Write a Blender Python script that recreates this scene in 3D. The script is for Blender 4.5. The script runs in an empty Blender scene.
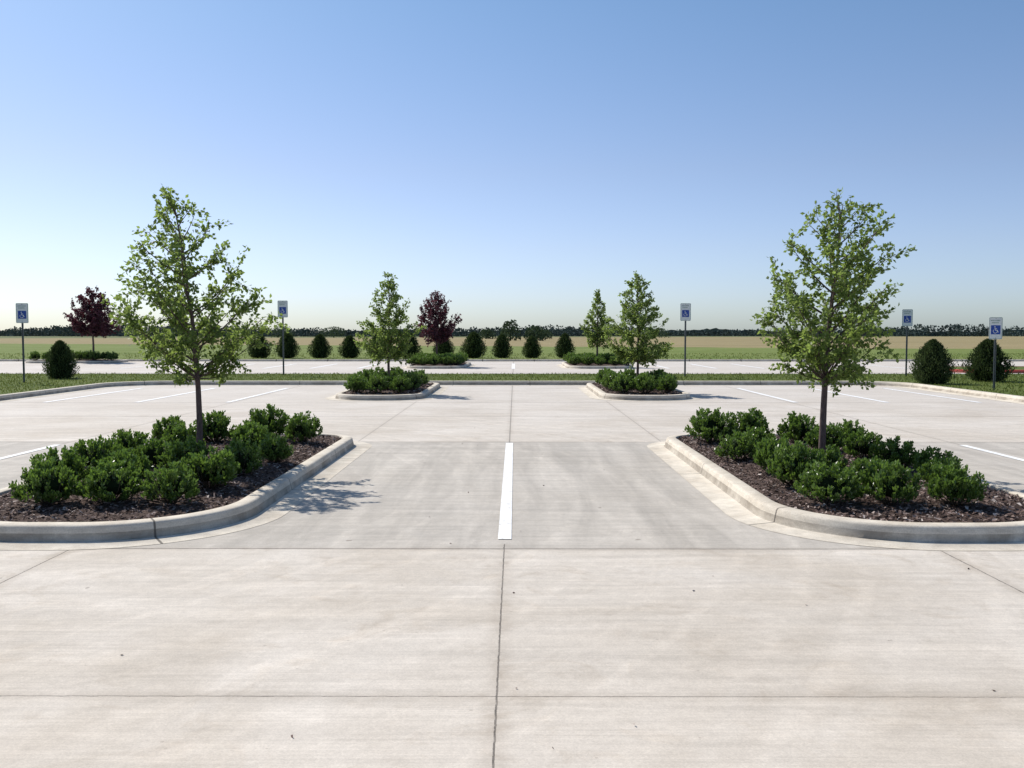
import bpy, bmesh, math, random
import numpy as np
from mathutils import Vector, Matrix

scene = bpy.context.scene
try:
    scene.view_settings.view_transform = 'Standard'
    scene.view_settings.look = 'None'
    scene.view_settings.exposure = 0
except Exception:
    pass

# ------------------------------------------------------------------ nodes
class NB:
    def __init__(self, name):
        self.m = bpy.data.materials.new(name); self.m.use_nodes = True
        self.t = self.m.node_tree; self.t.nodes.clear()
        self.out = self.t.nodes.new('ShaderNodeOutputMaterial')
    def n(self, typ, **kw):
        nd = self.t.nodes.new(typ)
        for k, v in kw.items(): setattr(nd, k, v)
        return nd
    def l(self, a, b): self.t.links.new(a, b)
    def setin(self, sock, v):
        if isinstance(v, bpy.types.NodeSocket): self.l(v, sock)
        else: sock.default_value = v
    def math(self, op, a, b=0.0, c=0.0, clamp=False):
        nd = self.n('ShaderNodeMath', operation=op, use_clamp=clamp)
        self.setin(nd.inputs[0], a); self.setin(nd.inputs[1], b); self.setin(nd.inputs[2], c)
        return nd.outputs[0]
    def pos(self):
        return self.n('ShaderNodeNewGeometry').outputs['Position']
    def scale(self, vec, s):
        nd = self.n('ShaderNodeVectorMath', operation='MULTIPLY')
        self.l(vec, nd.inputs[0]); nd.inputs[1].default_value = s
        return nd.outputs[0]
    def noise(self, vec, scale, detail=4, rough=.55, dist=0.0):
        nd = self.n('ShaderNodeTexNoise')
        self.l(vec, nd.inputs['Vector']); nd.inputs['Scale'].default_value = scale
        nd.inputs['Detail'].default_value = detail; nd.inputs['Roughness'].default_value = rough
        nd.inputs['Distortion'].default_value = dist
        return nd.outputs['Fac']
    def rng(self, v, a, b, c=0.0, d=1.0, smooth=False):
        nd = self.n('ShaderNodeMapRange')
        if smooth: nd.interpolation_type = 'SMOOTHSTEP'
        self.setin(nd.inputs['Value'], v)
        for nm, x in zip(('From Min', 'From Max', 'To Min', 'To Max'), (a, b, c, d)):
            nd.inputs[nm].default_value = x
        return nd.outputs['Result']
    def mix(self, f, a, b, blend='MIX'):
        nd = self.n('ShaderNodeMix', data_type='RGBA', blend_type=blend)
        self.setin(nd.inputs[0], f)
        for i, v in ((6, a), (7, b)):
            if isinstance(v, tuple) and len(v) == 3: v = (*v, 1)
            self.setin(nd.inputs[i], v)
        return nd.outputs[2]
    def mul(self, col, f):
        nd = self.n('ShaderNodeVectorMath', operation='SCALE')
        self.l(col, nd.inputs[0]); self.setin(nd.inputs['Scale'], f)
        return nd.outputs[0]
    def bsdf(self, col, rough=.8, spec=.3, metal=0.0, bump=None, bstr=.3, bdist=.01):
        nd = self.n('ShaderNodeBsdfPrincipled')
        if isinstance(col, tuple) and len(col) == 3: col = (*col, 1)
        self.setin(nd.inputs['Base Color'], col)
        self.setin(nd.inputs['Roughness'], rough)
        nd.inputs['Specular IOR Level'].default_value = spec
        nd.inputs['Metallic'].default_value = metal
        if bump is not None:
            b = self.n('ShaderNodeBump'); self.l(bump, b.inputs['Height'])
            b.inputs['Strength'].default_value = bstr; b.inputs['Distance'].default_value = bdist
            self.l(b.outputs[0], nd.inputs['Normal'])
        return nd.outputs[0]
    def done(self, sh):
        self.l(sh, self.out.inputs['Surface']); return self.m

def sep(b, vec):
    s = b.n('ShaderNodeSeparateXYZ'); b.l(vec, s.inputs[0]); return s.outputs

def mat_concrete():
    b = NB('concrete_pavement_mat'); P = b.pos()
    X, Y, Z = sep(b, P)
    n1 = b.noise(P, .45, 4, .62, .6)
    n1b = b.noise(P, 1.9, 5, .70, 1.2)
    streak = b.noise(b.scale(P, (.5, 6.0, 1)), 1.0, 4, .6, .8)
    tyre = b.noise(b.scale(P, (3.2, .3, 1)), 1.0, 3, .6, .5)
    broom = b.noise(b.scale(P, (1.2, 60.0, 1)), 1.0, 1, .6)
    grain = b.noise(P, 120, 2, .8)
    mott = b.noise(P, 11, 4, .75, .3)
    # turning tyre scrub: rings of wear around a turning centre
    dx = b.math('ADD', X, 7.5); dy = b.math('SUBTRACT', Y, 9.5)
    r_ = b.math('SQRT', b.math('ADD', b.math('MULTIPLY', dx, dx), b.math('MULTIPLY', dy, dy)))
    arc = b.n('ShaderNodeTexNoise'); arc.noise_dimensions = '1D'
    b.l(b.math('ADD', r_, b.math('MULTIPLY', n1, .5)), arc.inputs['W']); arc.inputs['Scale'].default_value = 5; arc.inputs['Detail'].default_value = 3
    arcf = b.rng(b.math('MULTIPLY', b.rng(arc.outputs['Fac'], .5, .68), b.rng(n1b, .38, .6)), 0, 1, 1.0, 1.12)
    col = b.mix(b.rng(n1, .34, .66), (.53, .465, .385), (.66, .60, .525))
    col = b.mix(b.rng(n1b, .53, .72, 0, .6), col, (.46, .39, .31))
    f = b.rng(streak, .3, .72, .89, 1.09)
    f = b.math('MULTIPLY', f, arcf)
    f = b.math('MULTIPLY', f, b.rng(broom, .3, .7, .95, 1.045))
    f = b.math('MULTIPLY', f, b.rng(grain, .25, .75, .84, 1.13))
    f = b.math('MULTIPLY', f, b.rng(mott, .3, .7, .92, 1.06))
    yn = b.math('ADD', Y, b.rng(n1b, 0, 1, -.02, .02))
    ins = b.math('MULTIPLY', b.math('GREATER_THAN', yn, 6.84), b.math('LESS_THAN', yn, 13.7))
    col = b.mix(b.math('MULTIPLY', ins, .7), col, (.48, .44, .385))
    f = b.math('MULTIPLY', f, b.math('ADD', 1.0, b.math('MULTIPLY', ins, b.rng(tyre, .3, .7, -.18, .10))))
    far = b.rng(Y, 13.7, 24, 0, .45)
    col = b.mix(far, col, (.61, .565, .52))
    sl = b.math('MULTIPLY', b.math('LESS_THAN', Y, 4.02), .04)
    f = b.math('ADD', f, sl)
    wf = b.rng(mott, 0, 1, -.007, .007)
    xw = b.math('ADD', X, wf); yw = b.math('ADD', Y, wf)
    def band(lo, hi, k=1.0):
        o = b.math('MULTIPLY', b.math('GREATER_THAN', Y, lo), b.math('LESS_THAN', Y, hi))
        return o if k == 1 else b.math('MULTIPLY', o, k)
    J = None; H = None
    def addj(d, e, mask=None, halo=.10):
        nonlocal J, H
        j = b.math('LESS_THAN', d, e)
        h = b.rng(d, 0, halo, 1, 0, True)
        if mask is not None:
            j = b.math('MULTIPLY', j, mask); h = b.math('MULTIPLY', h, mask)
        J = j if J is None else b.math('MAXIMUM', J, j)
        H = h if H is None else b.math('MAXIMUM', H, h)
    for y, e in ((4.02, .0035), (6.84, .010), (13.7, .012), (18.0, .010), (21.6, .014), (38.5, .03), (48.5, .03)):
        addj(b.math('ABSOLUTE', b.math('SUBTRACT', yw, y)), e)
    addj(b.math('ABSOLUTE', xw), .0045, b.math('LESS_THAN', Y, 7))
    addj(b.math('ABSOLUTE', xw), .010, band(13.6, 60, .7))
    ax = b.math('ABSOLUTE', xw)
    addj(b.math('ABSOLUTE', b.math('SUBTRACT', ax, 3.22)), .005, b.math('LESS_THAN', Y, 6.84))
    addj(b.math('ABSOLUTE', b.math('SUBTRACT', ax, 2.25)), .009, band(13.6, 22, .5))
    addj(b.math('ABSOLUTE', b.math('SUBTRACT', ax, 6.5)), .009, band(6.84, 30, .6))
    vo = b.n('ShaderNodeTexVoronoi'); vo.inputs['Scale'].default_value = 1.3
    b.l(P, vo.inputs['Vector'])
    spot = b.math('LESS_THAN', b.math('ADD', vo.outputs['Distance'], b.rng(mott, 0, 1, -.05, .05)), .025)
    vo2 = b.n('ShaderNodeTexVoronoi'); vo2.inputs['Scale'].default_value = 9
    b.l(P, vo2.inputs['Vector'])
    sp2 = b.math('MULTIPLY', b.math('LESS_THAN', vo2.outputs['Distance'], .07), b.math('GREATER_THAN', n1b, .54))
    col = b.mul(col, f)
    stain = b.math('MULTIPLY', H, b.rng(n1b, .3, .7, .05, .38))
    col = b.mix(stain, col, (.29, .23, .17))
    col = b.mix(b.math('MULTIPLY', spot, .5), col, (.15, .12, .09))
    col = b.mix(b.math('MULTIPLY', sp2, .3), col, (.22, .18, .14))
    jb = b.rng(mott, .3, .65, .45, .9)
    col = b.mix(b.math('MULTIPLY', J, jb), col, (.075, .065, .055))
    h = b.math('ADD', b.math('MULTIPLY', grain, .5), b.math('MULTIPLY', broom, .6))
    h = b.math('SUBTRACT', h, J)
    return b.done(b.bsdf(col, .85, .3, bump=h, bstr=.45, bdist=.003))

def mat_kerb(red=False):
    b = NB('red_kerb_mat' if red else 'kerb_concrete_mat'); P = b.pos()
    uv = b.n('ShaderNodeUVMap'); uv.uv_map = 'path'
    U, V, _ = sep(b, uv.outputs[0])
    n1 = b.noise(P, 2.2, 5, .65, .5); g = b.noise(P, 90, 2, .75)
    a, c = ((.55, .07, .06), (.45, .09, .07)) if red else ((.74, .67, .56), (.58, .505, .405))
    col = b.mix(b.rng(n1, .35, .7), a, c)
    f = b.math('MULTIPLY', b.rng(g, .3, .7, .86, 1.1), b.rng(b.noise(b.scale(P, (1, 1, 6)), 7, 4, .65), .35, .7, 1.06, .82))
    col = b.mul(col, f)
    fr = b.math('FRACT', b.math('DIVIDE', b.math('ADD', U, .8), 2.4))
    j = b.math('LESS_THAN', b.math('ABSOLUTE', b.math('SUBTRACT', fr, .5)), .0035)
    dl = b.math('LESS_THAN', b.math('ABSOLUTE', b.math('SUBTRACT', V, .25)), .012)
    dirt = b.math('MULTIPLY', dl, b.rng(n1, .3, .6, .15, .6))
    col = b.mix(dirt, col, (.15, .12, .09))
    col = b.mix(b.math('MULTIPLY', j, .8), col, (.08, .07, .06))
    return b.done(b.bsdf(col, .85, .25, bump=b.math('SUBTRACT', g, b.math('MULTIPLY', j, 3)), bstr=.4, bdist=.004))

def mat_ground():
    b = NB('ground_grass_and_field_mat'); P = b.pos(); X, Y, Z = sep(b, P)
    n1 = b.noise(P, .12, 4, .6, .5); n2 = b.noise(P, 1.8, 4, .7); n3 = b.noise(P, 9, 3, .7)
    g = b.mix(b.rng(n1, .3, .7), (.12, .175, .035), (.19, .235, .07))
    g = b.mix(b.rng(n2, .4, .75, 0, .5), g, (.25, .24, .10))
    g = b.mul(g, b.rng(n3, .25, .75, .7, 1.25))
    rows = b.noise(b.scale(P, (.02, .35, 1)), 1.0, 5, .7)
    t = b.mix(b.rng(rows, .35, .65), (.34, .27, .15), (.24, .205, .10))
    t = b.mul(t, b.rng(b.noise(b.scale(P, (.15, 1, 1)), .8, 4, .7), .3, .7, .75, 1.25))
    edge = b.math('ADD', Y, b.math('ADD', b.math('MULTIPLY', X, .40), b.rng(n1, 0, 1, -6, 6)))
    col = b.mix(b.rng(edge, 118, 122), g, t)
    g2 = b.mix(b.rng(rows, .3, .7), (.10, .13, .05), (.2, .2, .1))
    col = b.mix(b.rng(b.math('ADD', Y, b.math('MULTIPLY', X, -.5)), 420, 460), col, g2)
    return b.done(b.bsdf(col, .95, .1, bump=n3, bstr=.6, bdist=.05))

def mat_lawn():
    b = NB('lawn_mat'); P = b.pos()
    n1 = b.noise(P, .5, 4, .6); n2 = b.noise(P, 5, 4, .7); n3 = b.noise(P, 40, 2, .7)
    g = b.mix(b.rng(n1, .3, .7), (.085, .13, .025), (.14, .18, .045))
    g = b.mix(b.rng(n2, .45, .75, 0, .6), g, (.20, .18, .08))
    g = b.mul(g, b.rng(n3, .25, .75, .6, 1.3))
    return b.done(b.bsdf(g, .95, .1, bump=b.math('ADD', n2, n3), bstr=.8, bdist=.03))

def mat_mulch():
    b = NB('mulch_mat'); P = b.pos()
    n1 = b.noise(P, 3, 3, .6); n3 = b.noise(b.scale(P, (1, 1.6, 1)), 45, 3, .75, 1.0)
    g = b.mix(b.rng(n1, .3, .7), (.10, .068, .056), (.18, .13, .11))
    g = b.mul(g, b.rng(n3, .3, .7, .4, 1.6))
    return b.done(b.bsdf(g, .95, .1, bump=n3, bstr=1.0, bdist=.03))

def mat_chips():
    b = NB('wood_chip_mat')
    r = b.n('ShaderNodeNewGeometry').outputs['Random Per Island']
    cr = b.n('ShaderNodeValToRGB'); b.l(r, cr.inputs[0])
    e = cr.color_ramp.elements
    e[0].position = 0; e[0].color = (.05, .032, .026, 1)
    e[1].position = 1; e[1].color = (.58, .50, .45, 1)
    x = e.new(.45); x.color = (.15, .10, .085, 1)
    x = e.new(.85); x.color = (.29, .22, .19, 1)
    return b.done(b.bsdf(cr.outputs[0], .9, .2))

def mat_leaf(name, dark, light, tip, trans, tfac=.35, rough=.5, spec=.4):
    b = NB(name)
    r = b.n('ShaderNodeNewGeometry').outputs['Random Per Island']
    at = b.n('ShaderNodeAttribute'); at.attribute_name = 'shade'
    s = at.outputs['Fac']
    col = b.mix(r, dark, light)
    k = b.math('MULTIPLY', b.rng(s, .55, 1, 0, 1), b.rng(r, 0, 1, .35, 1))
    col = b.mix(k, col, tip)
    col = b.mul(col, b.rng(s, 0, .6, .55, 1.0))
    p = b.bsdf(col, rough, spec)
    tr = b.n('ShaderNodeBsdfTranslucent')
    tc = b.mix(r, trans, tuple(c * .6 for c in trans))
    b.l(tc, tr.inputs[0])
    mx = b.n('ShaderNodeMixShader'); mx.inputs[0].default_value = tfac
    b.l(p, mx.inputs[1]); b.l(tr.outputs[0], mx.inputs[2])
    return b.done(mx.outputs[0])

def mat_bark(name, c1, c2):
    b = NB(name); P = b.pos()
    n = b.noise(b.scale(P, (1, 1, .25)), 60, 4, .7)
    return b.done(b.bsdf(b.mix(b.rng(n, .3, .7), c1, c2), .9, .2, bump=n, bstr=.7, bdist=.01))

def mat_plain(name, c, rough=.5, metal=0.0, spec=.4, var=.12):
    b = NB(name); P = b.pos(); n = b.noise(P, 14, 3, .6)
    base = b.n('ShaderNodeRGB'); base.outputs[0].default_value = (*c, 1)
    return b.done(b.bsdf(b.mul(base.outputs[0], b.rng(n, .3, .7, 1 - var, 1 + var)), rough, spec, metal))

def mat_paint():
    b = NB('white_road_paint_mat'); P = b.pos()
    n = b.noise(P, 22, 4, .75); n2 = b.noise(P, 2, 3, .6)
    col = b.mix(b.rng(n2, .3, .7), (.90, .90, .89), (.82, .815, .80))
    w = b.rng(b.math('ADD', n, b.math('MULTIPLY', n2, .35)), .72, .84, 0, .65)
    return b.done(b.bsdf(b.mix(w, col, (.52, .47, .41)), .7, .3))

M_conc = mat_concrete(); M_kerb = mat_kerb(); M_red = mat_kerb(True)
M_ground = mat_ground(); M_lawn = mat_lawn(); M_mulch = mat_mulch(); M_chip = mat_chips()
M_paint = mat_paint()
M_leafA = mat_leaf('tree_leaf_mat', (.055, .095, .022), (.125, .185, .046), (.20, .26, .08), (.40, .54, .12), .46)
M_leafB = mat_leaf('purple_leaf_mat', (.03, .012, .02), (.08, .028, .045), (.11, .04, .055), (.22, .05, .07), .28)
M_shrub = mat_leaf('holly_leaf_mat', (.026, .055, .012), (.070, .13, .024), (.20, .30, .06), (.24, .40, .06), .30, .36, .5)
M_ever = mat_leaf('evergreen_leaf_mat', (.028, .048, .018), (.065, .095, .032), (.09, .125, .045), (.10, .15, .04), .2, .7, .2)
M_far = mat_leaf('hazed_distant_tree_mat', (.045, .07, .072), (.075, .105, .095), (.09, .12, .10), (.1, .12, .1), .1, .9, .1)  # aerial haze painted into the leaves as a blue-grey base colour
M_fartree = mat_leaf('distant_single_tree_mat', (.05, .08, .04), (.09, .13, .065), (.12, .16, .08), (.1, .15, .07), .15, .9, .1)
M_blade = mat_leaf('grass_blade_mat', (.08, .125, .02), (.16, .20, .05), (.24, .23, .10), (.26, .32, .07), .3, .8, .1)
M_bark = mat_bark('tree_bark_mat', (.075, .052, .048), (.17, .125, .112))
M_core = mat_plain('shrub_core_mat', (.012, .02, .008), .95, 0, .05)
M_stem = mat_bark('shrub_stem_mat', (.04, .03, .02), (.09, .07, .05))
M_white = mat_plain('sign_white_mat', (.8, .8, .8), .45, 0, .4, .04)
M_blue = mat_plain('sign_blue_mat', (.02, .07, .36), .45, 0, .4, .06)
M_green = mat_plain('sign_green_mat', (.02, .16, .08), .45, 0, .4, .06)
M_steel = mat_plain('galvanised_post_mat', (.16, .17, .17), .5, .6, .5, .15)

# ------------------------------------------------------------------ mesh helpers
class MB:
    def __init__(self): self.v = []; self.f = []; self.m = []; self.s = []
    def add(self, verts, faces, mat=0, shade=.5):
        o = len(self.v)
        verts = [tuple(map(float, p)) for p in verts]
        self.v += verts
        self.f += [tuple(int(i) + o for i in f) for f in faces]
        self.m += [mat] * len(faces)
        self.s += list(shade) if hasattr(shade, '__len__') else [shade] * len(verts)
    def mesh(self, name, mats, smooth=()):
        me = bpy.data.meshes.new(name)
        me.from_pydata(self.v, [], self.f)
        for m in mats: me.materials.append(m)
        me.polygons.foreach_set('material_index', self.m)
        at = me.attributes.new('shade', 'FLOAT', 'POINT')
        at.data.foreach_set('value', [float(x) for x in self.s])
        if smooth:
            me.polygons.foreach_set('use_smooth', [mi in smooth for mi in self.m])
        me.update()
        return me

def obj(name, me, loc=(0, 0, 0), parent=None, rot=0.0, scale=None):
    o = bpy.data.objects.new(name, me)
    scene.collection.objects.link(o)
    o.location = loc; o.rotation_euler = (0, 0, rot)
    if scale: o.scale = scale
    if parent: o.parent = parent
    return o

def norm(a):
    return a / np.maximum(np.linalg.norm(a, axis=-1, keepdims=True), 1e-9)

def leaves(mb, P, D, S, W, rng, mat, shade, fold=.12):
    P = np.asarray(P); D = norm(np.asarray(D)); N = len(P)
    S = np.asarray(S).reshape(-1, 1)
    side = norm(np.cross(D, rng.normal(size=(N, 3)))); up = np.cross(side, D)
    v = np.stack([P, P + D*S*.5 + side*S*W*.5 + up*S*fold, P + D*S, P + D*S*.5 - side*S*W*.5 + up*S*fold], 1).reshape(-1, 3)
    idx = np.arange(N)[:, None] * 4
    f = np.concatenate([idx + np.array([[0, 1, 2]]), idx + np.array([[0, 2, 3]])], 0)
    mb.add(v.tolist(), f.tolist(), mat, np.repeat(np.asarray(shade), 4).tolist())

def tube(mb, pts, rads, n=6, mat=0, shade=.5):
    pts = [np.array(p, float) for p in pts]; V = []
    for i, p in enumerate(pts):
        t = pts[min(i+1, len(pts)-1)] - pts[max(i-1, 0)]; t = t / (np.linalg.norm(t) + 1e-9)
        ref = np.array([1, 0, 0]) if abs(t[0]) < .8 else np.array([0, 1, 0])
        a = np.cross(t, ref); a /= np.linalg.norm(a); c = np.cross(t, a)
        for k in range(n):
            an = 2*math.pi*k/n
            V.append(p + rads[i]*(math.cos(an)*a + math.sin(an)*c))
    F = []
    for i in range(len(pts)-1):
        for k in range(n):
            F.append((i*n+k, i*n+(k+1) % n, (i+1)*n+(k+1) % n, (i+1)*n+k))
    F.append(tuple(range((len(pts)-1)*n, len(pts)*n)))
    mb.add(V, F, mat, shade)

# ------------------------------------------------------------------ ground & pavement
def sheet(name, x0, x1, y0, y1, z, mat):
    mb = MB(); mb.add([(x0, y0, z), (x1, y0, z), (x1, y1, z), (x0, y1, z)], [(0, 1, 2, 3)])
    return obj(name, mb.mesh(name, [mat]))
sheet('ground', -6000, 6000, -60, 9000, 0.0, M_ground)
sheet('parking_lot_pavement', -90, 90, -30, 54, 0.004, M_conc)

def lines_obj():
    mb = MB()
    L = []
    def ln(x, y0, y1, w=.105): L.append((x - w/2, x + w/2, y0, y1))
    ln(0, 7.15, 13.55)
    for s in (-1, 1):
        ln(s*6.5, 7.15, 13.3)
        ln(s*8.75, 7.15, 13.3); ln(s*11, 7.15, 13.3)
        for x in (6.62, 8.75, 10.9): ln(s*x, 21.6, 27.3, .125)
        for x in (7.2, 9.4, 11.6, 13.8, 16.0, 18.2): ln(s*x, 43, 49.6, .16)
    ln(0, 42.6, 50, .16)
    for a in L:
        mb.add([(a[0], a[2], .009), (a[1], a[2], .009), (a[1], a[3], .009), (a[0], a[3], .009)], [(0, 1, 2, 3)])
    obj('parking_stall_lines', mb.mesh('lines', [M_paint]))
lines_obj()

def round_poly(pts, radii, step=.15):
    out = []; n = len(pts)
    segs = []
    for i in range(n):
        A = Vector(pts[i-1]); P = Vector(pts[i]); B = Vector(pts[(i+1) % n]); r = radii[i]
        p0 = P + (A-P).normalized()*r; p3 = P + (B-P).normalized()*r
        c1 = p0 + (P-p0)*.552; c2 = p3 + (P-p3)*.552
        arc = []
        K = 14
        for k in range(K+1):
            t = k/K
            arc.append(p0*(1-t)**3 + c1*3*t*(1-t)**2 + c2*3*t*t*(1-t) + p3*t**3)
        segs.append(arc)
    for i in range(n):
        out += segs[i]
        a = segs[i][-1]; c = segs[(i+1) % n][0]; d = (c-a).length
        m = max(1, min(60, int(d/step/4)))
        for k in range(1, m): out.append(a.lerp(c, k/m))
    res = [out[0]]
    for p in out[1:]:
        if (p-res[-1]).length > 1e-4: res.append(p)
    if (res[0]-res[-1]).length < 1e-4: res.pop()
    return res   # counter-clockwise: inward normal is to the left

def inward(path):
    n = len(path); N = []
    for i in range(n):
        t = (path[(i+1) % n]-path[i]).normalized() + (path[i]-path[i-1]).normalized(); t.normalize()
        N.append(Vector((-t.y, t.x)))
    return N

def kerb(name, path, mat, apron=.25, h=.132):
    N = inward(path)
    prof = [(-apron, .0065), (-.004, .012), (0.0, .016), (.012, h*.55), (.022, h-.02), (.032, h-.006), (.05, h), (.145, h+.003), (.158, h-.004), (.162, h-.06)]
    V = []; F = []; n = len(path); k = len(prof)
    us = [0]
    for i in range(n): us.append(us[-1] + (path[(i+1) % n]-path[i]).length)
    for i in range(n):
        for (o, z) in prof:
            p = path[i] + N[i]*o; V.append((p.x, p.y, z))
    uvs = []
    for i in range(n):
        j = (i+1) % n
        for q in range(k-1):
            F.append((i*k+q, j*k+q, j*k+q+1, i*k+q+1))
            v0 = prof[q][0]+.25; v1 = prof[q+1][0]+.25
            uvs += [(us[i], v0), (us[i+1], v0), (us[i+1], v1), (us[i], v1)]
    mb = MB(); mb.add(V, F)
    me = mb.mesh(name, [mat], smooth=(0,))
    uv = me.uv_layers.new(name='path')
    flat = [c for p in uvs for c in p]
    uv.data.foreach_set('uv', flat)
    return obj(name, me)

def bed_rings(name, path, mat, z0=.105, rise=.06, seed=0):
    N = inward(path); path = [p + n*.155 for p, n in zip(path, N)]
    cx = sum(p.x for p in path)/len(path); cy = sum(p.y for p in path)/len(path)
    rnd = random.Random(seed); V = []; F = []; n = len(path)
    R = [1, .96, .9, .8, .68, .55, .4, .25, .1]
    for s in R:
        for p in path:
            V.append((cx+(p.x-cx)*s, cy+(p.y-cy)*s, z0 + rise*(1-s**3) + (rnd.uniform(-.008, .008) if s < 1 else 0)))
    for r in range(len(R)-1):
        for i in range(n):
            j = (i+1) % n; F.append((r*n+i, r*n+j, (r+1)*n+j, (r+1)*n+i))
    F.append(tuple((len(R)-1)*n+i for i in range(n)))
    mb = MB(); mb.add(V, F)
    return obj(name, mb.mesh(name, [mat], smooth=(0,)))

def inside(path, x, y):
    c = False; n = len(path); j = n-1
    for i in range(n):
        a, b2 = path[i], path[j]
        if (a.y > y) != (b2.y > y) and x < (b2.x-a.x)*(y-a.y)/(b2.y-a.y)+a.x: c = not c
        j = i
    return c

def chips(path, count, parent, seed, size=(.02, .055), z0=.105, rise=.06):
    rnd = random.Random(seed); N = inward(path); ip = [p + n*.17 for p, n in zip(path, N)]
    xs = [p.x for p in ip]; ys = [p.y for p in ip]
    cx = (min(xs)+max(xs))/2; cy = (min(ys)+max(ys))/2; hx = (max(xs)-min(xs))/2; hy = (max(ys)-min(ys))/2
    mb = MB(); k = 0
    while k < count:
        x = rnd.uniform(min(xs), max(xs)); y = rnd.uniform(min(ys), max(ys))
        if not inside(ip, x, y): continue
        k += 1
        s = max(abs(x-cx)/hx, abs(y-cy)/hy)
        z = z0 + rise*(1-s**3) + rnd.uniform(.002, .018)
        L = rnd.uniform(*size)/2; W = rnd.uniform(.25, .6)*L
        m = Matrix.Rotation(rnd.uniform(0, 6.3), 3, 'Z') @ Matrix.Rotation(rnd.gauss(0, .3), 3, 'X') @ Matrix.Rotation(rnd.gauss(0, .3), 3, 'Y')
        c = Vector((x, y, z)); t = rnd.uniform(.002, .005)
        vs = [c + m @ Vector(q) for q in ((-L, -W, 0), (L*.9, -W*.6, t), (L, W*.7, 0), (-L*.8, W, t))]
        mb.add(vs, [(0, 1, 2, 3)])
    return obj('wood_chips', mb.mesh('wood_chips', [M_chip]), parent=parent)

def rect(x0, x1, y0, y1, r0, r1):
    return round_poly([(x0, y0), (x1, y0), (x1, y1), (x0, y1)], [r0, r0, r1, r1])

near = [rect(-4.85, -2.2, 7.03, 13.75, 1.15, .7), rect(2.2, 4.85, 7.03, 13.75, 1.15, .7)]
mid = [rect(-4.4, -2.15, 22.2, 28.3, 1.0, .6), rect(2.2, 4.45, 22.2, 28.3, 1.0, .6)]
far_i = [rect(-5.0, -2.2, 42.5, 49, 1.1, .6), rect(2.5, 5.6, 42.5, 49, 1.1, .6), rect(-27, -22, 50.5, 53.5, 1.1, .6)]
for i, p in enumerate(near + mid + far_i):
    kerb('concrete_kerb', p, M_kerb)
    bd = bed_rings('mulch_bed', p, M_mulch, seed=i)
    if i < 2: chips(p, 13000, bd, 10+i)
    elif i < 4: chips(p, 2500, bd, 10+i, (.04, .09))

# raised lawn median with side peninsulas
lawn_path = round_poly([(-60, 19), (-12.2, 19), (-12.2, 29), (11.9, 29), (11.9, 19), (60, 19), (60, 34.6), (-60, 34.6)],
                       [1, 1, 1.6, 1.6, 1, 1, 1, 1])
red_path = round_poly([(18.0, 37.9), (60, 37.9), (60, 42.5), (18.0, 42.5)], [1.5, 1, 1, 1.5])
def lawn(name, path, z=.118):
    N = inward(path); pp = [p+n*.155 for p, n in zip(path, N)]
    mb = MB(); mb.add([(p.x, p.y, z) for p in pp], [tuple(range(len(pp)))])
    me = mb.mesh(name, [M_lawn])
    bm = bmesh.new(); bm.from_mesh(me); bmesh.ops.triangulate(bm, faces=bm.faces[:]); bm.to_mesh(me); bm.free()
    return obj(name, me)
kerb('concrete_kerb', lawn_path, M_kerb, apron=.3)
L1 = lawn('lawn_median', lawn_path)
kerb('red_painted_kerb', red_path, M_red, apron=.02)
L2 = lawn('lawn_strip', red_path)
# back kerb of the far lot
mbk = MB()
prof = [(53.75, .0065), (54, .014), (54.03, .12), (54.05, .13), (54.15, .13), (54.16, .002)]
V = []; F = []; xs = list(np.linspace(-90, 90, 61))
for x in xs:
    for (y, z) in prof: V.append((x, y, z))
for i in range(len(xs)-1):
    for q in range(5): F.append((i*6+q, (i+1)*6+q, (i+1)*6+q+1, i*6+q+1))
mbk.add(V, F); meb = mbk.mesh('kerb_back', [M_kerb]); meb.uv_layers.new(name='path')
obj('concrete_kerb', meb)

def blades(path, count, name, bbox, z, size, parent=None, seed=1):
    rng = np.random.default_rng(seed); P = []
    ip = [p+n*.17 for p, n in zip(path, inward(path))] if path else None
    while len(P) < count:
        x = rng.uniform(bbox[0], bbox[1]); y = rng.uniform(bbox[2], bbox[3])
        if ip is None or inside(ip, x, y): P.append((x, y, z))
    P = np.array(P); D = np.stack([rng.normal(0, .45, count), rng.normal(0, .45, count), np.ones(count)], 1)
    mb = MB(); leaves(mb, P, D, rng.uniform(size[0], size[1], count), .35, rng, 0, rng.uniform(0, 1, count))
    return obj(name, mb.mesh(name, [M_blade]), parent=parent)
blades(lawn_path, 26000, 'grass_blades', (-22, 22, 19, 34.6), .115, (.04, .09), L1)
blades(None, 9000, 'rough_grass', (-42, 42, 54.3, 75), 0, (.06, .15), None, 4)

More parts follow.
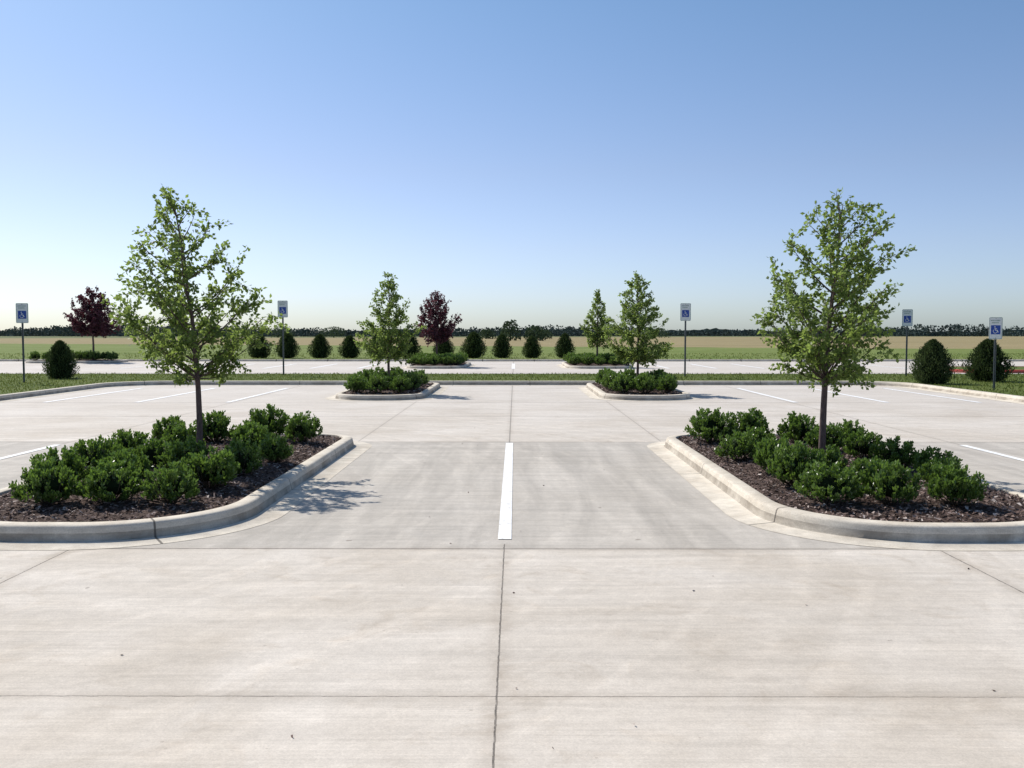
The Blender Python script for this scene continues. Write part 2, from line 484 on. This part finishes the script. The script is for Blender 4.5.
# ------------------------------------------------------------------ plants
def shrub_mesh(seed, r=.29, h=.36, shoots=84, per=30, leaf=(.028, .044)):
    rng = np.random.default_rng(seed); mb = MB()
    P = []; D = []; S = []; T = []
    lump = rng.uniform(0, 6.28, 4)
    for k in range(shoots):
        az = rng.uniform(0, 2*math.pi); cz = rng.uniform(-.2, 1.0)
        sz = math.sqrt(max(0, 1-cz*cz))
        m = (.92 + .06*math.sin(3*az+lump[0]) + .05*math.sin(5*az+lump[1]+3*cz)) * rng.uniform(.86, 1.12)
        end = np.array([r*sz*math.cos(az)*m, r*sz*math.sin(az)*m, .13 + (h-.13)*cz*m])
        st = np.array([end[0]*.12, end[1]*.12, .0])
        mid_ = st*.5+end*.5 + np.array([end[0]*.12, end[1]*.12, -.02])
        if k % 3 == 0: tube(mb, [st, mid_, end], [.006, .004, .002], 4, 1, .3)
        sd = norm(end-mid_ + np.array([0, 0, .08]))
        t = rng.beta(2.4, 1.0, per)*.60+.42
        for tt in t:
            q = (1-tt)**2*st + 2*tt*(1-tt)*mid_ + tt*tt*end
            P.append(q + rng.normal(0, .010, 3)); D.append(sd*.9 + rng.normal(0, .55, 3) + np.array([0, 0, .25]))
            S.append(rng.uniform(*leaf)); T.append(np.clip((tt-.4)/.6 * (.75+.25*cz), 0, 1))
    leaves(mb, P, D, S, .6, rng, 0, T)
    bm = bmesh.new(); bmesh.ops.create_icosphere(bm, subdivisions=2, radius=1)  # dark inner blob, added to block light passing through the leaves
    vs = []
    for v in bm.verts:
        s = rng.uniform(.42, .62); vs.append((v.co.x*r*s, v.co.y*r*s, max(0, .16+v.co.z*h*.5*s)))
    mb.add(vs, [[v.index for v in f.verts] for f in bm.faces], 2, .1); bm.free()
    return mb.mesh('holly_shrub', [M_shrub, M_stem, M_core])
SH = [shrub_mesh(100+i, r=.225+.012*i, h=.35+.018*(i % 3)) for i in range(5)]
rnd = random.Random(3)
def put_shrub(x, y, s=1.0, z=.14, mesh=None):
    k = rnd.uniform(.9, 1.08)*s
    obj('holly_shrub', mesh or rnd.choice(SH), (x, y, z), None, rnd.uniform(0, 6.28), (k, k, k*rnd.uniform(.92, 1.1)))
Lsh = [(-3.95, 7.9, 1.0), (-3.44, 8.0, 1.05), (-2.88, 7.95, .9), (-4.25, 8.75, 1.0), (-3.62, 8.75, 1), (-2.80, 8.7, .98),
       (-2.78, 9.55, 1.0), (-3.3, 9.5, .95), (-4.27, 9.6, 1), (-2.66, 10.5, .9), (-2.76, 12.4, 1.12), (-3.35, 12.8, 1.12), (-3.93, 12.4, 1.12),
       (-3.05, 11.0, 1.0), (-3.95, 11.2, 1), (-4.4, 12.1, 1), (-3.8, 10.0, 1), (-4.35, 10.6, 1), (-3.3, 11.8, .9)]
Rsh = [(3.84, 7.9, 1.0), (3.32, 7.95, 1.0), (2.80, 7.98, .95), (4.15, 8.8, 1), (3.45, 8.75, .95), (2.76, 8.85, 1),
       (2.84, 9.7, 1), (2.68, 10.7, 1), (2.72, 12.4, 1.12), (3.32, 12.8, 1.12), (3.87, 12.4, 1.12), (3.9, 11.4, 1), (3.3, 9.5, .85),
       (4.2, 10.0, 1), (3.12, 11.5, 1), (4.4, 12, 1), (4.15, 10.8, 1), (4.35, 9.4, .9)]
for x, y, s in Lsh + Rsh: put_shrub(x, y, s)
for sx in (-1, 1):
    for (x, y) in ((2.75, 23.1), (3.3, 22.9), (3.85, 23.1), (2.6, 24), (3.25, 24.0), (4.0, 24.0), (2.7, 25.1), (4.0, 25.2), (2.65, 26.2), (3.3, 26.4), (4.05, 26.3), (2.75, 27.3), (3.4, 27.4), (3.95, 27.3)):
        put_shrub(sx*x, y, 1.2)
for (a, b2) in ((-4.6, -2.7), (2.95, 5.2)):
    for yy in (43.3, 44.5, 45.7, 46.9, 48.1):
        for t in (0, .25, .5, .75, 1): put_shrub(a+(b2-a)*t + rnd.uniform(-.1, .1), yy+rnd.uniform(-.2, .2), 1.3)
for t in range(10): put_shrub(-26.5+t*.48, 51.6+rnd.uniform(-.3, .6), 1.35)

def interp(prof, t):
    for i in range(len(prof)-1):
        if prof[i][0] <= t <= prof[i+1][0]:
            u = (t-prof[i][0])/(prof[i+1][0]-prof[i][0]); return prof[i][1]*(1-u)+prof[i+1][1]*u
    return prof[-1][1]

def make_tree(name, loc, H, zc, prof, nb, leaf, leaf_mat, seed, tr=.04, lean=(0, 0), per=9, up=.75, twigs=8):
    rng = np.random.default_rng(seed); mb = MB()
    K = 14; tp = []
    jx = rng.normal(0, .012, K+1).cumsum()*.6; jy = rng.normal(0, .012, K+1).cumsum()*.6
    for i in range(K+1):
        t = i/K; tp.append(np.array([lean[0]*t*t+jx[i]*min(1, t*3), lean[1]*t*t+jy[i]*min(1, t*3), t*H*.97]))
    rad = [tr*(1.25 if i == 0 else 1)*(1-i/K)**.8 + .004 for i in range(K+1)]
    tube(mb, tp, rad, 9, 0)
    def trunk(z):
        f = min(max(z/(H*.97)*K, 0), K-1e-3); i = int(f); return tp[i]*(1-(f-i))+tp[i+1]*(f-i)
    P = []; D = []; S = []; T = []
    def put(q, d, n, spread, sh):
        for _ in range(n):
            P.append(q + rng.normal(0, spread, 3)); D.append(d*.6 + rng.normal(0, .6, 3) + np.array([0, 0, -.15]))
            S.append(rng.uniform(*leaf)); T.append(np.clip(sh + rng.normal(0, .12), 0, 1))
    for b in range(nb):
        u = ((b+.5)/nb)**.95
        zt = zc + (H-zc)*u*1.0
        az = b*2.39996 + rng.normal(0, .35)
        R = interp(prof, u)*rng.uniform(.62, 1.12)
        z0 = max(zc*.95, zt - R*up - .05)
        z0 = min(z0, H*.93)
        s = trunk(z0); c = trunk(min(zt, H*.96))
        e = np.array([c[0]*.7+s[0]*.3+R*math.cos(az), c[1]*.7+s[1]*.3+R*math.sin(az), zt+rng.normal(0, .05)])
        m1 = s*.5+e*.5 + np.array([rng.normal(0, .03), rng.normal(0, .03), -.12*R])
        L = np.linalg.norm(e-s)
        pts = [(1-t)**2*s+2*t*(1-t)*m1+t*t*e for t in np.linspace(0, 1, 6)]
        r0 = .004+.009*L*(tr/.04)
        tube(mb, pts, [r0*(1-.8*t)+.0015 for t in np.linspace(0, 1, 6)], 5, 0)
        nt = max(3, int(twigs*L/.6))
        for k in range(nt):
            t = rng.uniform(.18, 1.0) if k else 1.0
            q = (1-t)**2*s+2*t*(1-t)*m1+t*t*e
            d = norm(norm(e-s)*.8 + rng.normal(0, .65, 3) + np.array([0, 0, .12]))
            tl = rng.uniform(.08, .2)*(.5+L)*1.1
            q2 = q + d*tl
            tube(mb, [q, q*.5+q2*.5+rng.normal(0, .008, 3), q2], [.0032, .0022, .0012], 3, 0)
            for f in np.linspace(.15, 1.05, max(2, int(per*tl/.14))):
                put(q+(q2-q)*f, d, 2, .02, .35+.5*t*f)
        put(e, norm(e-s), 4, .03, .9)
    for k in range(4):
        q2 = trunk(H*.96) + np.array([rng.normal(0, .05), rng.normal(0, .05), rng.uniform(-.25, .04)])
        for f in np.linspace(0, 1, 5): put(trunk(H*(.86+.1*f))*(1-f)+q2*f, np.array([0, 0, 1.]), 2, .03, .9)
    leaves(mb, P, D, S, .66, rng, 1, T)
    print(name, 'leaves', len(P))
    return obj(name, mb.mesh(name, [M_bark, leaf_mat], smooth=(0,)), loc)

Lp = [(0, .42), (.1, .60), (.32, .76), (.55, .64), (.75, .46), (.88, .28), (1, .06)]
Rp = [(0, .42), (.12, .74), (.3, .78), (.5, .66), (.7, .56), (.86, .42), (.95, .22), (1, .08)]
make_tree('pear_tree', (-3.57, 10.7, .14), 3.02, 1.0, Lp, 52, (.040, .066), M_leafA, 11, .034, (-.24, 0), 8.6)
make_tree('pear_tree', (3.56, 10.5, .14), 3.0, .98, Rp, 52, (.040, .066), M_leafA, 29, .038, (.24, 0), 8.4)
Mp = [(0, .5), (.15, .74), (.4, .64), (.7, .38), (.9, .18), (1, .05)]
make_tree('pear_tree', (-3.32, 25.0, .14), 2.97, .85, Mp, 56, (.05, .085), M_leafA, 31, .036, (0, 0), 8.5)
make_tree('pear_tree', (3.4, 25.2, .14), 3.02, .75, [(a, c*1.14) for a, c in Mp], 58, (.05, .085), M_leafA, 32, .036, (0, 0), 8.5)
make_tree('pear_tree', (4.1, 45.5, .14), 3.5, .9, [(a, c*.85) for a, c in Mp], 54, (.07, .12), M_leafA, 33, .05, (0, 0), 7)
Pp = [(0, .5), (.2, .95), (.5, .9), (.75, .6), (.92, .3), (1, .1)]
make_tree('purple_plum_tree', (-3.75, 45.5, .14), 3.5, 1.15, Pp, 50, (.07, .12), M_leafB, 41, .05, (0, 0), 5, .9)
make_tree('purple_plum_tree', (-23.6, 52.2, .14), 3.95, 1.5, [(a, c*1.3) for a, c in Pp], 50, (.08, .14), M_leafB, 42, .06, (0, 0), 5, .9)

def ever_mesh(seed, n=4200, size=(.04, .085)):
    # unit evergreen: height 1, radius ~.42
    rng = np.random.default_rng(seed); mb = MB()
    ph = rng.uniform(0, 6.28, 5); P = []; D = []; T = []
    def rad(z, az):
        base = .42*math.sin(min(1, (z+.14)*1.6)*math.pi/2)**.8 * (max(0, 1-z)**.62)*1.36
        return base*(1+.10*math.sin(4*az+ph[0]+7*z)+.10*math.sin(7*az+ph[1]-11*z)+.08*math.sin(11*az+ph[2]+17*z))
    for k in range(n):
        z = rng.uniform(0, 1)**1.05; az = rng.uniform(0, 6.283)
        q = rng.beta(4, 1)*rng.choice([.92, 1, 1.0, 1.16])
        r = rad(z, az)*q
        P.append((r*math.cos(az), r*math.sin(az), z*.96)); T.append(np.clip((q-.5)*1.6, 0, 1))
        D.append((math.cos(az)*.55+rng.normal(0, .35), math.sin(az)*.55+rng.normal(0, .35), .95+rng.normal(0, .35)))
    leaves(mb, P, D, rng.uniform(size[0], size[1], n), .38, rng, 0, T)
    V = []; F = []; NZ = 10; NA = 14
    for i in range(NZ+1):
        for a in range(NA):
            z = i/NZ*.9; az = a/NA*6.283; r = rad(z, az)*.66
            V.append((r*math.cos(az), r*math.sin(az), z))
    for i in range(NZ):
        for a in range(NA): F.append((i*NA+a, i*NA+(a+1) % NA, (i+1)*NA+(a+1) % NA, (i+1)*NA+a))
    mb.add(V, F, 1, .2)
    return mb.mesh('evergreen', [M_ever, M_core])
EV = [ever_mesh(200+i) for i in range(3)]
EVb = [ever_mesh(300+i, 8000, (.03, .07)) for i in range(2)]
for i, px in enumerate((-17.0, -14.95, -12.85, -10.9, -8.95, -6.9, -4.7, -2.75, -.75, 1.3, 3.4)):
    h = rnd.uniform(1.45, 1.75); w = h*rnd.uniform(.88, 1.1)
    obj('juniper_shrub', EV[i % 3], (px+rnd.uniform(-.12, .12), 62+rnd.uniform(-.3, .3), 0), None, rnd.uniform(0, 6), (w, w, h))
for (x, y, w, h, k) in ((12.55, 27.8, 1.3, 1.34, 0), (14.9, 29.2, 1.45, 1.34, 1), (-15.1, 31, 1.12, 1.28, 1)):
    obj('juniper_shrub', EVb[k], (x, y, .11), None, rnd.uniform(0, 6), (w, w, h))

# distant tree line (one object)
def treeline():
    rng = np.random.default_rng(77); mb = MB(); P = []; D = []; S = []; T = []
    x = -520.0
    while x < 520:
        y = 620 + 60*math.sin(x*.011) + rng.uniform(-25, 25)
        h = rng.uniform(4.2, 5.6) + 1.2*math.sin(x*.023+1) + .7*math.sin(x*.09) + (1.2 if x < -150 else 0) + (1.0 if x > 230 else 0)
        w = rng.uniform(6, 12)
        n = 120
        a = rng.uniform(0, 6.283, n); q = rng.uniform(0, 1, n)**.5; zz = rng.uniform(0, 1, n)**1.2
        rr = w*np.sqrt(np.clip(1-(zz*1.0)**2, 0.05, 1))*q
        sh = rng.uniform(0, .8)
        for k in range(n):
            P.append((x+rr[k]*math.cos(a[k]), y+rr[k]*math.sin(a[k]), zz[k]*h)); D.append(rng.normal(0, 1, 3))
            S.append(rng.uniform(.8, 1.8)); T.append(sh+rng.uniform(0, .2))
        x += w*rng.uniform(.3, .5)
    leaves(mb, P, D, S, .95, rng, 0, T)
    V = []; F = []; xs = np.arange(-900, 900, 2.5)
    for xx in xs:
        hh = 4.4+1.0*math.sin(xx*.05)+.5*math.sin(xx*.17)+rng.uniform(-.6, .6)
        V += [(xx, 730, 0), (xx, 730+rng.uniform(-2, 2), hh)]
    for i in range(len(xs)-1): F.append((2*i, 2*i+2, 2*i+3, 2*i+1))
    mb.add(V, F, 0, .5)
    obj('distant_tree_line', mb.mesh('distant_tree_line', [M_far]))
treeline()
def midtrees():
    rng = np.random.default_rng(8); mb = MB(); P = []; D = []; S = []; T = []
    for (x, y, h, w) in ((-1.0, 220, 4.6, 2.6), (4.8, 220, 3.3, 2.6), (-9, 300, 3.0, 3.0), (9, 300, 2.9, 3.4), (62, 400, 3.9, 5), (-78, 400, 4.6, 6), (-95, 380, 4.4, 5), (110, 380, 4.0, 5)):
        n = 620
        a = rng.uniform(0, 6.283, n); q = rng.uniform(0, 1, n)**.5; zz = rng.uniform(0.04, 1, n)
        rr = w*np.sqrt(np.clip(1-(zz*1.25-.35)**2, 0.02, 1))*q
        for k in range(n):
            P.append((x+rr[k]*math.cos(a[k]), y+rr[k]*math.sin(a[k]), zz[k]*h)); D.append(rng.normal(0, 1, 3))
            S.append(rng.uniform(.3, .7)); T.append(rng.uniform(.2, 1))
        tube(mb, [(x, y, 0), (x, y, h*.6)], [.2, .1], 5, 0, .1)
    leaves(mb, P, D, S, .8, rng, 0, T)
    obj('distant_trees', mb.mesh('distant_trees', [M_fartree]))
midtrees()

# ------------------------------------------------------------------ signs
def flat_poly(name, pts, y, mat, parent, th=.003):
    V = [(x, y, z) for x, z in pts] + [(x, y+th, z) for x, z in pts]; n = len(pts)
    F = [tuple(range(n)), tuple(range(2*n-1, n-1, -1))] + [(i, n+i, n+(i+1) % n, (i+1) % n) for i in range(n)]
    mb = MB(); mb.add(V, F)
    return obj(name, mb.mesh(name, [mat]), parent=parent)
def rrect(x0, x1, z0, z1, r, k=4):
    out = []
    for cx, cz, a0 in ((x1-r, z0+r, -90), (x1-r, z1-r, 0), (x0+r, z1-r, 90), (x0+r, z0+r, 180)):
        for i in range(k+1):
            a = math.radians(a0+90*i/k); out.append((cx+r*math.cos(a), cz+r*math.sin(a)))
    return out
def strip(a, b2, w):
    a = Vector(a); b2 = Vector(b2); d = (b2-a).normalized(); n = Vector((-d.y, d.x))*w/2
    return [tuple(a-n), tuple(b2-n), tuple(b2+n), tuple(a+n)]
def sign(x, y, z, H, rot, pw=.36, ph=.60):
    e = bpy.data.objects.new('disabled_parking_sign', None); scene.collection.objects.link(e)
    e.location = (x, y, z); e.rotation_euler = (0, 0, rot)
    mb = MB(); w = .03; d = .025; t = .006
    prof = [(-w, 0), (-w*.6, 0), (-w*.5, d), (w*.5, d), (w*.6, 0), (w, 0), (w, t), (w*.72, t), (w*.62, d+t), (-w*.62, d+t), (-w*.72, t), (-w, t)]
    n = len(prof)
    mb.add([(a, c, -.1) for a, c in prof]+[(a, c, H-.03) for a, c in prof], [(i, (i+1) % n, n+(i+1) % n, n+i) for i in range(n)]+[tuple(range(n, 2*n))])
    obj('post', mb.mesh('post', [M_steel]), parent=e)
    z1 = H; z0 = H-ph
    flat_poly('panel', rrect(-pw/2, pw/2, z0, z1, .03), -.006, M_white, e, .004)
    g = .012
    i0, i1, j0, j1 = -pw/2+g, pw/2-g, z0+g, z1-g
    for k, q in enumerate((strip((i0, j0), (i1, j0), .006), strip((i0, j1), (i1, j1), .006), strip((i0, j0+.006), (i0, j1-.006), .006), strip((i1, j0+.006), (i1, j1-.006), .006))):
        flat_poly('border_%d' % k, q, -.009, M_green, e, .0025)
    r2 = random.Random(4)
    for row, (zz, wd, hh) in enumerate(((z1-.085, .24, .03), (z1-.145, .20, .03))):
        xx = -wd/2; k = 0
        while xx < wd/2-.02:
            lw = r2.uniform(.018, .024)
            flat_poly('letter_%d_%d' % (row, k), strip((xx, zz), (xx+lw*.6, zz), hh), -.009, M_green, e, .0025); xx += lw+.010; k += 1
    s = .12; cz = z0+.13+s
    flat_poly('blue_square', rrect(-s, s, cz-s, cz+s, .015), -.009, M_blue, e, .0025)
    ring = []
    for i in range(15):
        a = math.radians(140+i*17); ring.append((-.012+.052*math.cos(a), cz-.036+.052*math.sin(a)))
    for i in range(14): flat_poly('wheel_%d' % i, strip(ring[i], ring[i+1], .012), -.012, M_white, e, .0025)
    for i, (a, c) in enumerate((((-.02, .05), (-.012, -.01)), ((-.012, -.012), (.042, -.012)), ((.042, -.012), (.062, -.07)), ((-.017, .026), (.03, .026)))):
        flat_poly('figure_%d' % i, strip((a[0], cz+a[1]), (c[0], cz+c[1]), .015), -.0125-.0004*i, M_white, e, .0025)
    flat_poly('head', [(-.022+.015*math.cos(t*.52), cz+.078+.015*math.sin(t*.52)) for t in range(12)], -.012, M_white, e, .0025)
    for k, zz in enumerate((z1-.035, z0+.03)):
        mb = MB(); tube(mb, [(0, -.006, zz), (0, -.014, zz)], [.009, .009], 8)
        obj('bolt_%d' % k, mb.mesh('bolt', [M_steel]), parent=e)
sign(-14.85, 28.2, .11, 2.42, .1)
sign(-8.22, 33.3, .11, 2.68, .0)
sign(5.93, 32.0, .11, 2.54, .0)
sign(13.95, 33.0, .11, 2.36, -.1)
sign(12.75, 24.6, .11, 1.93, -.1, .34, .58)

def litter():
    rng = np.random.default_rng(19); n = 60
    P = np.stack([rng.uniform(-5, 5, n), rng.uniform(3, 16, n), np.full(n, .008)], 1)
    D = np.stack([rng.normal(0, 1, n), rng.normal(0, 1, n), np.abs(rng.normal(0, .1, n))], 1)
    mb = MB(); leaves(mb, P, D, rng.uniform(.01, .028, n), .6, rng, 0, rng.uniform(0, .5, n), .05)
    obj('leaf_litter', mb.mesh('leaf_litter', [M_chip]))
litter()

# ------------------------------------------------------------------ light
EL = 45.0; AZ = 44.0
S = Vector((-math.sin(math.radians(AZ))*math.cos(math.radians(EL)), math.cos(math.radians(AZ))*math.cos(math.radians(EL)), math.sin(math.radians(EL))))
sd = bpy.data.lights.new('sun', 'SUN'); sd.energy = 5.0; sd.angle = math.radians(.5); sd.color = (1, .955, .89)
so = bpy.data.objects.new('sun', sd); scene.collection.objects.link(so)
so.rotation_euler = S.to_track_quat('Z', 'Y').to_euler(); so.location = (-20, 20, 30)
w = bpy.data.worlds.new('World'); scene.world = w; w.use_nodes = True
nt = w.node_tree; nt.nodes.clear()
sky = nt.nodes.new('ShaderNodeTexSky'); sky.sky_type = 'NISHITA'; sky.sun_disc = False
sky.sun_elevation = math.radians(EL); sky.sun_rotation = math.radians(-AZ)
sky.air_density = 1.0; sky.dust_density = .8; sky.ozone_density = 1.5; sky.altitude = 100
# haze balance by elevation
tc = nt.nodes.new('ShaderNodeTexCoord'); sx = nt.nodes.new('ShaderNodeSeparateXYZ')
nt.links.new(tc.outputs['Generated'], sx.inputs[0])
cr = nt.nodes.new('ShaderNodeValToRGB'); nt.links.new(sx.outputs[2], cr.inputs[0])
e = cr.color_ramp.elements
e[0].position = 0.0; e[0].color = (.62, .76, 1.0, 1)
e[1].position = 1.0; e[1].color = (.45, .54, .60, 1)
for p_, c_ in ((.04, (.66, .745, 1.0)), (.09, (.68, .71, .90)), (.17, (.67, .68, .80)), (.34, (.57, .69, .79))):
    x_ = e.new(p_); x_.color = (*c_, 1)
mv = nt.nodes.new('ShaderNodeVectorMath'); mv.operation = 'MULTIPLY'
nt.links.new(sky.outputs[0], mv.inputs[0]); nt.links.new(cr.outputs[0], mv.inputs[1])
bg = nt.nodes.new('ShaderNodeBackground'); bg.inputs['Strength'].default_value = .15
wo = nt.nodes.new('ShaderNodeOutputWorld')
nt.links.new(mv.outputs[0], bg.inputs[0]); nt.links.new(bg.outputs[0], wo.inputs[0])

# ------------------------------------------------------------------ camera
cd = bpy.data.cameras.new('camera'); cam = bpy.data.objects.new('camera', cd); scene.collection.objects.link(cam)
cd.sensor_width = 36; cd.lens = 930/1024*36; cd.clip_end = 20000; cd.clip_start = .05
cam.location = (.08, 0, 1.6)
cam.rotation_euler = (math.radians(90-3.08), 0, math.radians(.185))
scene.camera = cam
